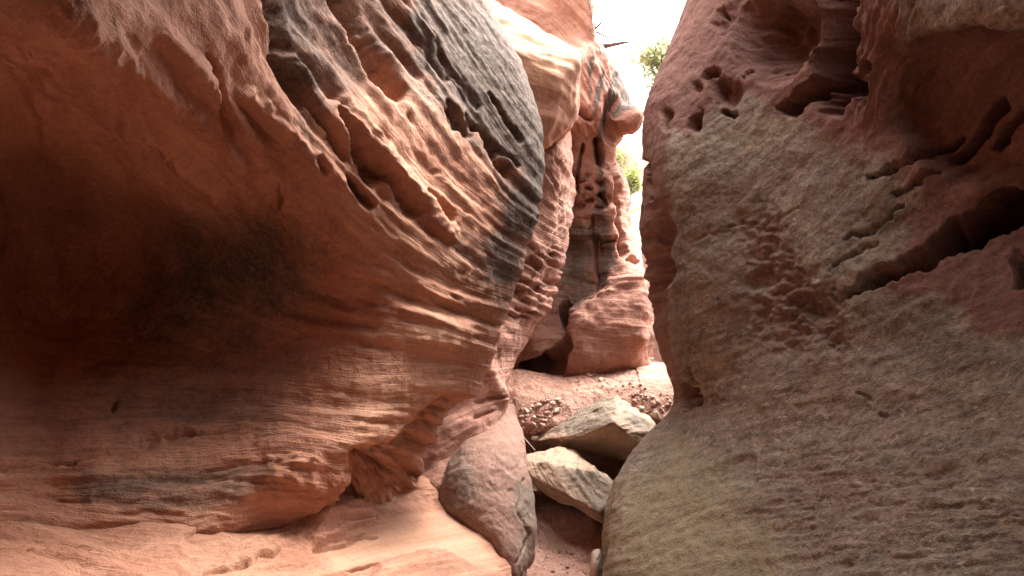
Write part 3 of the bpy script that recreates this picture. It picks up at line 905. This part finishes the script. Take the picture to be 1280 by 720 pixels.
def ledge():
    rows = [  # y, list of (x, depth)
        (588, [(-500, 3.9), (-230, 4.2), (0, 4.8), (130, 5.1), (260, 5.5), (390, 5.9), (490, 6.5), (560, 7.0), (610, 7.2)]),
        (596, [(-500, 2.9), (-230, 3.2), (0, 3.75), (130, 4.1), (260, 4.4), (390, 4.7), (490, 5.35), (560, 5.8), (610, 6.0)]),
        (630, [(-500, 2.6), (-230, 2.9), (0, 3.4), (130, 3.72), (260, 3.95), (390, 4.3), (490, 5.0), (555, 5.45), (600, 5.6)]),
        (662, [(-500, 2.35), (-230, 2.65), (0, 3.1), (130, 3.42), (260, 3.6), (390, 3.95), (490, 4.6), (565, 5.05), (620, 5.3)]),
        (692, [(-500, 2.1), (-230, 2.45), (0, 2.9), (130, 3.15), (260, 3.35), (390, 3.65), (490, 4.2), (580, 4.75), (632, 5.1)]),
        (720, [(-500, 1.95), (-230, 2.25), (0, 2.72), (130, 2.95), (260, 3.15), (390, 3.42), (490, 3.9), (590, 4.45), (640, 4.9)]),
        (800, [(-500, 1.6), (-230, 1.9), (0, 2.35), (130, 2.55), (260, 2.75), (390, 3.0), (490, 3.4), (600, 3.9), (660, 4.4)]),
        (1000, [(-500, 1.2), (-230, 1.4), (0, 1.75), (130, 1.9), (260, 2.1), (390, 2.3), (490, 2.6), (610, 3.0), (680, 3.5)]),
        (1300, [(-500, 1.1), (-230, 1.3), (0, 1.6), (130, 1.75), (260, 1.9), (390, 2.1), (490, 2.4), (610, 2.7), (680, 3.0)]),
    ]
    ctrl = [[P(x, y, d) for x, d in r] for y, r in rows]
    s = Sheet(ctrl, [20, 40, 44, 44, 40, 40, 20, 8], [16, 40, 60, 60, 60, 60, 60, 44])
    if (s.N[s.H // 2, s.Wd // 2] @ np.array([0, -0.3, 1])) < 0: s.flip()
    px, py = s.px, s.py
    S, T = flow(px, py, [(100, 600, 8), (100, 700, 16), (330, 650, -16), (350, 710, -12), (450, 640, -14), (520, 650, -8), (560, 700, -12), (200, 640, 0)], 640)
    wx = px + fbm(px / 30, py / 30, 2, 4) * 6
    wy = py + fbm(px / 30, py / 30, 5, 4) * 5
    D = np.zeros_like(px)
    # stepped, flaking slabs: each terrace drops a few centimetres along a ragged line
    for pts, h, soft in (([(-80, 640), (200, 632), (330, 626), (352, 632), (300, 655), (268, 668), (236, 674), (232, 720), (180, 800), (-80, 800)], 0.030, 3),
                         ([(-80, 704), (120, 698), (300, 692), (345, 682), (352, 690), (320, 706), (262, 712), (225, 740), (200, 800), (-80, 800)], 0.025, 2.5),
                         ([(300, 570), (470, 594), (476, 606), (440, 618), (395, 628), (300, 610)], 0.15, 4),
                         ([(330, 622), (440, 628), (472, 640), (462, 652), (420, 670), (392, 684), (340, 660)], 0.11, 4),
                         ([(470, 706), (520, 690), (556, 690), (600, 715), (610, 760), (440, 760)], 0.05, 3.5)):
        sd_ = polysd(wx, wy, pts)
        for q_ in range(4 if h > 0.1 else 2):
            m_ = 4 if h > 0.1 else 2
            D = D + h / m_ * sstep(-2.2, 2.2, sd_ - 4.5 * q_ + 5.0 * 0.7 * fbm(T / 95.0, S / 60.0, 91 + 3 * q_, 4))
    D = D - 0.05 * prof(polyline(wx, wy, [(232, 674), (268, 666), (300, 654), (338, 630)], 3.0))
    D = D - 0.04 * prof(polyline(wx, wy, [(240, 726), (262, 712), (312, 706), (346, 688)], 2.6))
    D = D - 0.04 * prof(polyline(wx, wy, [(430, 712), (505, 699), (520, 692), (545, 690)], 2.5))
    D = D - 0.03 * prof(capsule(wx, wy, 395, 688, 470, 672, 5, 3))
    D = D + polymask(px, py, [(330, 580), (480, 590), (470, 660), (400, 690), (330, 640)], 14) * (ridged(T / 90, S / 8.0, 5, 3) - 1) * 0.03
    s.push(D)
    smooth = polymask(px, py, [(470, 660), (540, 630), (600, 670), (630, 720), (520, 690), (420, 712), (400, 690)], 10)
    s.push((generic_relief(s, S, T, 50.0, 0.9) + fbm(s.V[..., 0] * 14, s.V[..., 1] * 14, s.V[..., 2] * 14, 4) * 0.007) * (1 - 0.8 * smooth))
    var = 0.6 * polymask(px, py, [(-60, 590), (240, 585), (345, 590), (330, 612), (250, 640), (60, 660), (-60, 660)], 14, 12, 40, 14)
    var = np.maximum(var, 0.35 * polymask(px, py, [(520, 695), (560, 690), (600, 720), (520, 740)], 6, 6, 20, 2))
    bl = np.maximum(0.50 * smooth, 0.22 * polymask(px, py, [(230, 640), (340, 626), (340, 720), (230, 730)], 12, 10, 30, 4))  # painted paler only where lit, so the left end looks shaded
    put_attrs(s, S, T, varnish=var, bleach=bl)
    o = s.build('rock_ledge', MAT_LEFT)
    tag(o, 'pale flaking sandstone ledge with thin cracked slabs along the foot of the left cliff', 'rock ledge', None, 'thing')
    return o


def ground():
    prof_ = [(900, 2.6), (760, 4.7), (720, 5.25), (680, 5.75), (640, 6.1), (615, 6.7), (588, 7.2), (548, 6.9), (525, 6.95), (500, 7.1), (480, 7.4), (470, 7.8), (466, 9.0), (450, 14.0), (430, 22)]
    ctrl = []
    for y, d in prof_:
        p = P(700, y, d)
        lift = 0.05 * sstep(480, 540, y) * sstep(700, 600, y)
        ctrl.append([W(p[0] + dx, p[1], p[2] + dz + (0.12 * abs(dx) if abs(dx) < 1.5 else 0.1)) for dx, dz in ((-8, 0.0), (-1.5, .02), (-.7, 0.02), (-.3, lift * .5), (0, lift), (.3, lift * .5), (.7, 0.0), (1.6, 0.0), (8, 0))])
    back = [np.array([c[0], -12.0, c[2]]) for c in ctrl[0]]
    for b in back: b[2] = -0.3
    mid = [np.array([c[0], -1.0, -0.3]) for c in ctrl[0]]
    far = [np.array([c[0] * 1.0, 120.0, ctrl[-1][4][2] + 2]) for c in ctrl[-1]]
    ctrl = [back, mid] + ctrl + [far]
    s = Sheet(ctrl, [4, 8, 14, 26, 30, 30, 30, 30, 30, 30, 30, 30, 24, 20, 16, 12, 8], [6, 24, 46, 50, 50, 46, 24, 6])
    if s.N[s.H // 2, s.Wd // 2][2] < 0: s.flip()
    px, py = s.px, s.py
    X, Y = s.V[..., 0], s.V[..., 1]
    D = fbm(X * 2.2, Y * 2.2, 3, 4) * 0.03 + fbm(X * 12, Y * 12, 7, 4) * 0.012
    s.push(D * sstep(30, 14, Y))
    put_attrs(s, Y * 60, X * 60, bleach=np.full_like(X, 0.12))
    o = s.build('ground', MAT_GROUND)
    tag(o, 'pinkish sandy canyon floor rising between the walls', None, None, 'structure')
    return o


def ground_material():
    m, nt, b = new_mat('pink_sand')
    t = NT(nt)
    ps = t.pos()
    n1 = t.noise(ps, 2.2, 6, 0.6); n2 = t.noise(ps, 26, 5, 0.65); v = t.voro(ps, 34); v2 = t.voro(ps, 80)
    col = t.ramp(t.math('ADD', t.math('MULTIPLY', n1, 0.6), t.math('MULTIPLY', n2, 0.4)), [(0.35, (0.25, 0.125, 0.088)), (0.5, (0.35, 0.19, 0.138)), (0.66, (0.45, 0.27, 0.205))])
    col = t.mix(t.rng(v, 0.18, 0.05, 0, 0.5), col, (0.46, 0.30, 0.225))
    t.l(col, b.inputs['Base Color'])
    h = t.math('ADD', t.math('MULTIPLY', n2, 0.9), t.math('ADD', t.math('MULTIPLY', t.rng(v, 0.0, 0.35, 1, 0), 0.5), t.math('MULTIPLY', t.rng(v2, 0.0, 0.35, 1, 0), 0.25)))
    bp = t.n('ShaderNodeBump'); bp.inputs['Strength'].default_value = 0.9; bp.inputs['Distance'].default_value = 0.02
    t.l(h, bp.inputs['Height']); t.l(bp.outputs[0], b.inputs['Normal'])
    return m


MAT_GROUND = ground_material()
MAT_BOULDER = rock_material('grey_tan_sandstone', [(0.20, 0.12, 0.085), (0.28, 0.185, 0.13), (0.35, 0.245, 0.175), (0.43, 0.325, 0.24)],
                            lichen=((0.115, 0.088, 0.065), (0.21, 0.164, 0.12)), lichen_y=(0.23, 0.185, 0.118), strata_amt=1.0, bump=0.9)


def boulders():
    # upper boulder: gabled top, pale right shoulder, deep shaded underside
    v = [P(664, 546, 6.95), P(690, 522, 7.1), P(742, 494, 7.2), P(772, 492, 7.15), P(800, 508, 7.0), P(824, 534, 6.7), P(818, 552, 6.5), P(806, 560, 6.4),
         P(768, 528, 6.35), P(724, 545, 6.5), P(690, 548, 6.7), P(668, 552, 6.85), P(745, 566, 6.75), P(800, 572, 6.6), P(780, 578, 6.9), P(700, 560, 7.1),
         P(690, 530, 7.7), P(760, 505, 7.8), P(820, 530, 7.4), P(800, 575, 7.4)]

    def paint(px, py, V, N):
        l = 0.75 * polymask(px, py, [(672, 530), (740, 490), (772, 490), (768, 530), (720, 548)], 6, 5, 14, 3)
        l = np.maximum(l, 0.8 * polymask(px, py, [(778, 522), (800, 518), (820, 538), (810, 545)], 3, 2, 14, 4))
        b = polymask(px, py, [(770, 495), (800, 508), (822, 535), (800, 518), (776, 522), (812, 552), (800, 556), (768, 530)], 4, 3, 12, 5)
        up = sstep(0.0, 0.5, N[:, 2])
        return dict(lichen=l, yellow=0.6 * polymask(px, py, [(735, 495), (770, 494), (760, 515), (735, 510)], 6, 5, 14, 6), bleach=0.0 * b, chips=l * 0)
    closed_rock('boulder', v, MAT_BOULDER, 'upper tan-grey boulder with a peaked top, wedged above the slanting one', 'boulder', 2.0, sub=6, rough=0.014,
                group='boulders jammed in the slot', paint=paint, strat=(-0.4, 0.3, 1), sharp=0.8)
    # lower boulder: tilted wedge with a pale top and splintered long edge
    v = [P(651, 574, 6.35), P(656, 590, 6.15), P(700, 628, 5.85), P(752, 655, 5.6), P(764, 648, 5.62), P(770, 612, 5.75), P(764, 598, 5.9), P(735, 572, 6.35), P(716, 558, 6.6),
         P(690, 561, 6.6), P(664, 566, 6.5), P(680, 580, 6.1), P(742, 588, 5.85), P(748, 640, 5.52), P(705, 616, 5.78),
         P(720, 575, 6.9), P(790, 620, 6.3), P(780, 655, 6.0), P(690, 600, 6.7)]

    def paint2(px, py, V, N):
        b = polymask(px, py, [(664, 566), (692, 560), (716, 556), (745, 582), (738, 590), (690, 580)], 5, 3, 12, 5)
        l = 0.7 * polymask(px, py, [(690, 585), (745, 588), (770, 605), (765, 650), (740, 640), (720, 612)], 6, 5, 14, 4)
        return dict(bleach=0.25 * b, lichen=l, yellow=0.3 * l)
    closed_rock('boulder', v, MAT_BOULDER, 'lower tilted tan boulder with a splintered long edge, slanting down to the right cliff', 'boulder', 5.0, sub=6, rough=0.016,
                group='boulders jammed in the slot', paint=paint2, strat=(0.55, -0.2, 0.9), sharp=0.8)


# ------------------------------------------------------------------ loose stones
def make_stone(name, seed, mat, flat=0.6):
    rs = np.random.RandomState(seed)
    pts = rs.normal(size=(14, 3)); pts /= np.linalg.norm(pts, axis=1)[:, None]
    pts *= rs.uniform(0.8, 1.05, size=(14, 1))
    pts[:, 2] *= flat; pts[:, 1] *= rs.uniform(0.7, 1)
    bm = bmesh.new()
    for p in pts: bm.verts.new(p * 0.5)
    bmesh.ops.convex_hull(bm, input=bm.verts)
    for v in [v for v in bm.verts if not v.link_faces]: bm.verts.remove(v)
    bmesh.ops.subdivide_edges(bm, edges=bm.edges, cuts=2, use_grid_fill=True)
    bmesh.ops.smooth_vert(bm, verts=bm.verts, factor=0.5, use_axis_x=True, use_axis_y=True, use_axis_z=True)
    bmesh.ops.triangulate(bm, faces=bm.faces)
    bm.verts.index_update()
    V = np.array([v.co[:] for v in bm.verts]); F = np.array([[v.index for v in f.verts] for f in bm.faces], np.int32)
    bm.free()
    V[:, 2] -= V[:, 2].min()
    return V, F


def stone_mat(name, c0, c1):
    m, nt, b = new_mat(name); t = NT(nt)
    ps = t.pos()
    n = t.noise(ps, 6.0, 5, 0.65)
    oi = t.n('ShaderNodeObjectInfo')
    col = t.mix(t.rng(t.math('ADD', n, t.math('MULTIPLY', t.math('SUBTRACT', oi.outputs['Random'], 0.5), 0.5)), 0.25, 0.75), c0, c1)
    t.l(col, b.inputs['Base Color'])
    bp = t.n('ShaderNodeBump'); bp.inputs['Strength'].default_value = 0.5; bp.inputs['Distance'].default_value = 0.05
    t.l(n, bp.inputs['Height']); t.l(bp.outputs[0], b.inputs['Normal'])
    return m


def stones(ground_o):
    dg = bpy.context.evaluated_depsgraph_get()
    mp = stone_mat('pink_stone', (0.34, 0.19, 0.145), (0.58, 0.40, 0.32))
    mw = stone_mat('white_stone', (0.42, 0.32, 0.25), (0.62, 0.52, 0.42))
    mds = [mesh_from('loose_stone', *make_stone('s', 100 + k, mp, 0.55 + 0.1 * (k % 3)), mp) for k in range(6)]
    rs = np.random.RandomState(4)

    def drop(x, y):
        o = Vector(CAM); d = Vector(P(x, y, 1.0) - CAM).normalized()
        ok, loc, nrm, _, hit, _ = scene.ray_cast(dg, o, d)
        return (loc, hit) if ok else (None, None)
    regions = [  # polygon, how many, size range m, label, group
        ([(648, 508), (690, 494), (708, 508), (690, 528), (665, 545), (652, 545)], 95, (0.025, 0.08), 'small angular pinkish stone in the rubble left of the upper boulder', 'rubble left of the upper boulder'),
        ([(730, 466), (800, 478), (815, 492), (790, 496), (740, 478)], 46, (0.02, 0.06), 'small pink stone strewn below the back cliff', 'stones strewn below the back cliff'),
        ([(790, 500), (838, 488), (840, 506), (822, 528), (806, 516)], 44, (0.025, 0.075), 'small pale stone heaped beside the right cliff by the upper boulder', 'stones beside the right cliff'),
        ([(660, 476), (720, 468), (760, 488), (700, 494), (660, 496)], 22, (0.012, 0.035), 'tiny pink stone lying on the sandy floor behind the upper boulder', 'tiny stones on the sandy floor'),
        ([(668, 690), (735, 690), (738, 719), (664, 719)], 26, (0.015, 0.05), 'small pinkish stone on the sand below the lower boulder', 'stones below the lower boulder'),
    ]
    todo = []
    for poly, n, (a, b), lab, grp in regions:
        p = np.array(poly, float)
        k = 0
        tries = 0
        while k < n and tries < 4000:
            tries += 1
            x, y = rs.uniform(p[:, 0].min(), p[:, 0].max()), rs.uniform(p[:, 1].min(), p[:, 1].max())
            if polysd(np.array([x]), np.array([y]), poly)[0] < 0: continue
            loc, hit = drop(x, y)
            if loc is None or hit.name != 'ground': continue
            todo.append((loc, a + (b - a) * rs.rand() ** 2.2, lab, grp)); k += 1
    first = {i: True for i in range(6)}
    for loc, sz, lab, grp in todo:
        i = rs.randint(6)
        if first[i]:
            o = mds[i]; first[i] = False
        else:
            o = mds[i].copy(); COL.objects.link(o)
        o.location = loc - Vector((0, 0, sz * 0.12))
        o.scale = (sz * rs.uniform(.9, 1.5), sz * rs.uniform(.8, 1.2), sz * rs.uniform(.8, 1.2))
        o.rotation_euler = (rs.uniform(-.4, .4), rs.uniform(-.4, .4), rs.uniform(0, 6.3))
        tag(o, lab, 'stone', grp, 'thing')
    # stones one can tell apart
    for x, y, sz, lab, mat, sc in [
        (818, 521, 0.15, 'pale round cobble lying against the right cliff beside the upper boulder', mw, (1, .9, 1.0)),
        (800, 512, 0.12, 'flat pale stone lying just behind the upper boulder, left of the round cobble', mw, (1.3, .9, .7)),
        (669, 549, 0.085, 'small white rounded pebble at the left tip of the upper boulder', mw, (1.1, 1, .9)),
        (661, 564, 0.075, 'cream pebble resting on the left end of the lower boulder', mw, (1.2, 1, .8)),
        (752, 476, 0.08, 'light pink stone at the foot of the back cliff, largest of its row', mp, (1.3, 1, .9)),
    ]:
        loc, hit = drop(x, y)
        if loc is None: continue
        V, F = make_stone('c', int(x), mat, 0.75)
        o = mesh_from('cobble', V, F, mat)
        o.location = loc - Vector((0, 0, sz * 0.15)); o.scale = (sz * sc[0], sz * sc[1], sz * sc[2])
        o.rotation_euler = (0.1, 0.15, x)
        tag(o, lab, 'stone', None, 'thing')
    # tall pale stone leaning against the right cliff at the bottom edge
    v = [P(738, 690, 4.96), P(750, 683, 5.0), P(754, 700, 4.98), P(752, 745, 4.85), P(738, 745, 4.8), P(736, 715, 4.85), P(745, 700, 4.8), P(748, 690, 5.15), P(752, 745, 5.1), P(740, 740, 5.1)]
    closed_rock('cobble', v, mw, 'tall pale stone leaning on the foot of the right cliff at the bottom edge', 'stone', 9.0, sub=3, rough=0.015, sharp=0.5)


# ------------------------------------------------------------------ wood and leaves
def tube(pts, radii, n=6):
    pts = [np.array(p, float) for p in pts]
    V, F = [], []
    for i, p in enumerate(pts):
        t = pts[min(i + 1, len(pts) - 1)] - pts[max(i - 1, 0)]
        t = t / (np.linalg.norm(t) + 1e-9)
        a = np.cross(t, [0.3, 0.2, 1.0]); a /= np.linalg.norm(a) + 1e-9
        b = np.cross(t, a)
        for k in range(n):
            q = 2 * math.pi * k / n
            V.append(p + radii[i] * (math.cos(q) * a + math.sin(q) * b))
    for i in range(len(pts) - 1):
        for k in range(n):
            F.append((i * n + k, i * n + (k + 1) % n, (i + 1) * n + (k + 1) % n, (i + 1) * n + k))
    return np.array(V), np.array(F, np.int32)


def join(parts):
    V, F, off = [], [], 0
    for v, f in parts:
        V.append(v); F.append(f + off); off += len(v)
    return np.concatenate(V), np.concatenate(F)


def wood_mat():
    m, nt, b = new_mat('bark'); t = NT(nt)
    col = t.ramp(t.noise(t.pos((1, 1, 0.3)), 40, 4), [(0.35, (0.07, 0.05, 0.04)), (0.7, (0.20, 0.15, 0.12))])
    t.l(col, b.inputs['Base Color'])
    return m


def leaf_mat(name, c0, c1):
    m, nt, b = new_mat(name); t = NT(nt)
    g = t.n('ShaderNodeNewGeometry')
    col = t.mix(g.outputs['Random Per Island'], c0, c1)
    t.l(col, b.inputs['Base Color'])
    b.inputs['Roughness'].default_value = 0.55
    tr = t.n('ShaderNodeBsdfTranslucent'); t.l(col, tr.inputs[0])
    mx = t.n('ShaderNodeMixShader'); mx.inputs[0].default_value = 0.65
    t.l(b.outputs[0], mx.inputs[1]); t.l(tr.outputs[0], mx.inputs[2])
    out = [n for n in nt.nodes if n.type == 'OUTPUT_MATERIAL'][0]
    t.l(mx.outputs[0], out.inputs[0])
    return m


BARK = wood_mat()


def leaves_at(centers, n, spread, size, rs):
    """little folded leaves around twig points"""
    V, F = [], []
    for c in centers:
        for _ in range(n):
            p = c + rs.normal(size=3) * spread
            d = rs.normal(size=3); d[2] -= 0.3; d /= np.linalg.norm(d)
            a = np.cross(d, rs.normal(size=3)); a /= np.linalg.norm(a)
            nrm = np.cross(d, a)
            L = size * rs.uniform(.6, 1.3); w = L * 0.22
            o = len(V)
            V += [p, p + d * L * .45 + a * w + nrm * w * .3, p + d * L, p + d * L * .45 - a * w + nrm * w * .3]
            F.append((o, o + 1, o + 2, o + 3))
    return np.array(V), np.array(F, np.int32)


def small_tree(name, base, crown_c, rad, label, cat, seed, n_twig, nleaf, lsize, spread, mat):
    rs = np.random.RandomState(seed)
    base, cc = np.array(base), np.array(crown_c)
    e = bpy.data.objects.new(name, None); COL.objects.link(e); e.location = base
    tag(e, label, cat, None, 'thing')
    mid = (base + cc) / 2 + rs.normal(size=3) * 0.08
    parts = [tube([base - base, mid - base, cc - base], [0.05, 0.035, 0.02])]
    cen = []
    for k in range(n_twig):
        d = rs.normal(size=3); d /= np.linalg.norm(d)
        tip = cc + d * np.array(rad) * rs.uniform(.45, 1.0)
        st = mid + (cc - mid) * rs.uniform(.3, 1)
        md = (st + tip) / 2 + rs.normal(size=3) * .05
        parts.append(tube([st - base, md - base, tip - base], [0.012, 0.008, 0.003], 4))
        for q in (0.6, 0.8, 1.0): cen.append(st + (tip - st) * q - base)
    mesh_from('trunk', *join(parts), BARK, None, e)
    mesh_from('crown', *leaves_at(cen, nleaf, spread, lsize, rs), mat, None, e, smooth=False)
    return e


def vegetation():
    lm = leaf_mat('pale_leaf', (0.26, 0.28, 0.13), (0.46, 0.48, 0.25))
    lm2 = leaf_mat('shrub_leaf', (0.10, 0.13, 0.04), (0.30, 0.34, 0.10))
    small_tree('tree', P(900, 130, 10.5), P(824, 74, 10.0), (0.40, 0.3, 0.44), 'thin leafy tree with pale green leaves leaning out over the rim of the right cliff', 'tree', 3, 80, 6, 0.08, 0.085, lm)
    small_tree('shrub', P(785, 262, 15.5), P(786, 228, 15.5), (0.42, 0.4, 0.36), 'yellow-green shrub growing on top of the pale rock beyond the slot', 'shrub', 5, 40, 7, 0.08, 0.07, lm2)
    small_tree('shrub', P(762, 250, 17.5), P(766, 196, 17.5), (0.35, 0.4, 0.5), 'faint grey-green bush standing behind the yellow-green shrub', 'shrub', 9, 30, 5, 0.08, 0.07, lm2)
    # dead branches
    rs = np.random.RandomState(2)
    pr = []
    pr.append(tube([P(715, 62, 8.9), P(746, 59, 8.8), P(760, 57, 8.75), P(776, 54, 8.7), P(788, 52, 8.7)], [0.032, 0.030, 0.026, 0.018, 0.010]))
    pr.append(tube([P(765, 56, 8.74), P(772, 53, 8.72), P(774, 52, 8.7)], [0.006, 0.004, 0.003], 4))
    pr.append(tube([P(776, 54, 8.7), P(782, 57.5, 8.7)], [0.005, 0.002], 4))
    V, F = join(pr); c = P(715, 62, 8.9)
    tag(mesh_from('branch', V - c, F, BARK), 'thick bare dead branch sticking out from the back cliff rim into the sky', 'branch', None, 'thing').location = c
    pr = [tube([P(728, 48, 8.9), P(742, 38, 8.85), P(750, 30, 8.8), P(755, 20, 8.8)], [0.018, 0.016, 0.013, 0.009], 5),
          tube([P(742, 38, 8.85), P(752, 43, 8.8), P(762, 48, 8.8), P(774, 50, 8.8)], [0.014, 0.012, 0.011, 0.009], 4),
          tube([P(742, 38, 8.85), P(744, 31, 8.8), P(748, 24, 8.8)], [0.012, 0.010, 0.008], 4)]
    V, F = join(pr); c = P(728, 48, 8.9)
    tag(mesh_from('twig', V - c, F, BARK), 'fine forked bare twig above the thick dead branch, against the white sky', 'twig', None, 'thing').location = c
    V, F = tube([P(654, 546, 6.5), P(662, 555, 6.42), P(669, 563, 6.38)], [0.004, 0.004, 0.003], 5); c = P(669, 563, 6.38)
    tag(mesh_from('stick', V - c, F, stone_mat('dry_wood', (0.45, 0.33, 0.25), (0.6, 0.48, 0.38))), 'thin dry stick leaning on the left end of the lower boulder', 'stick', None, 'thing').location = c


# ================================================================== far rocks
def far_rocks():
    # pale sunlit slab beyond the slot
    ys = [170, 225, 245, 262, 285, 330, 420, 520]
    cols = []
    for i, y in enumerate(ys):
        x0 = [812, 806, 790, 782, 776, 770, 765, 760][i]
        d = [16.5, 15.8, 15.0, 14.5, 14.0, 13.5, 13, 12.8][i]
        cols.append([(x0 - 160, d + 4), (x0 - 30, d + 1.5), (x0, d + .3), (x0 + 25, d - .3), (x0 + 90, d - .4), (x0 + 260, d - 1)])
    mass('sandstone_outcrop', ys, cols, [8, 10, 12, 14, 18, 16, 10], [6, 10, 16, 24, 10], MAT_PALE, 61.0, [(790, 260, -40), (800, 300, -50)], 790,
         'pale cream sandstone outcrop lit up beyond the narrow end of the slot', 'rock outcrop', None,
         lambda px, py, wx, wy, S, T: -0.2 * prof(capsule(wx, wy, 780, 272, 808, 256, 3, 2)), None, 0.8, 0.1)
    # shaded rock in the bottom of the slot
    ys = [330, 390, 420, 450, 480, 520]
    cols = []
    for i, y in enumerate(ys):
        x0 = [806, 812, 818, 822, 832, 838][i]
        d = [10.8, 10.6, 10.4, 10.2, 10.0, 9.9][i]
        cols.append([(x0 - 4, d + 1.5), (x0, d + .4), (x0 + 3, d), (x0 + 14, d - .3), (x0 + 60, d - .6), (x0 + 200, d - .8)])
    mass('sandstone_cliff', ys, cols, [16, 14, 14, 14, 10], [6, 8, 14, 14, 8], MAT_BACK, 66.0, [(820, 430, 60)], 820,
         'grey shaded rock face seen through the thin gap beside the right cliff', 'rock wall', 'walls of the slot canyon',
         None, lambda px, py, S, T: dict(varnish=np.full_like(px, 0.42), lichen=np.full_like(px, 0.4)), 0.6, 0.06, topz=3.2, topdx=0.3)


left_cliff()
right_cliff()
back_cliff()
fin()
orange_block()
foot_rock()
ledge()
g_o = ground()
boulders()
far_rocks()
bpy.context.view_layer.update()
stones(g_o)
vegetation()

# ------------------------------------------------------------------ light: bright thin overcast seen through the slot
world = bpy.data.worlds.new('World')
scene.world = world
world.use_nodes = True
wn = world.node_tree
for n in list(wn.nodes): wn.nodes.remove(n)
SUN_EL, SUN_AZ = 60.0, 56.0          # azimuth measured from +Y (view direction) towards +X
sky = wn.nodes.new('ShaderNodeTexSky')
sky.sky_type = 'NISHITA'
sky.sun_disc = False
sky.sun_elevation = R(SUN_EL)
sky.sun_rotation = R(SUN_AZ)
sky.air_density = 1.0
sky.dust_density = 4.0
sky.ozone_density = 0.6
hs = wn.nodes.new('ShaderNodeHueSaturation')
hs.inputs['Saturation'].default_value = 0.18       # cloud-whitened sky
bg = wn.nodes.new('ShaderNodeBackground')
bg.inputs['Strength'].default_value = 0.15
wo = wn.nodes.new('ShaderNodeOutputWorld')
wn.links.new(sky.outputs[0], hs.inputs['Color'])
wn.links.new(hs.outputs[0], bg.inputs['Color'])
wn.links.new(bg.outputs[0], wo.inputs[0])
sd = bpy.data.lights.new('sun', 'SUN')
sd.energy = 0.5
sd.angle = R(28)
sd.color = (1.0, 0.95, 0.88)
so = bpy.data.objects.new('sun', sd)
COL.objects.link(so)
dirv = Vector((math.sin(R(SUN_AZ)) * math.cos(R(SUN_EL)), math.cos(R(SUN_AZ)) * math.cos(R(SUN_EL)), math.sin(R(SUN_EL))))
so.rotation_euler = dirv.to_track_quat('Z', 'Y').to_euler()
so.location = (0, 0, 20)

vs = scene.view_settings
scene.display_settings.display_device = 'sRGB'
vs.view_transform = 'Standard'
vs.look = 'None'
vs.gamma = 1.0
vs.exposure = 3.78
vs.use_curve_mapping = False
scene.render.engine = 'CYCLES'
cy = scene.cycles
cy.max_bounces = 10
cy.diffuse_bounces = 8
cy.glossy_bounces = 2
cy.use_denoising = True
cy.caustics_reflective = False
cy.caustics_refractive = False
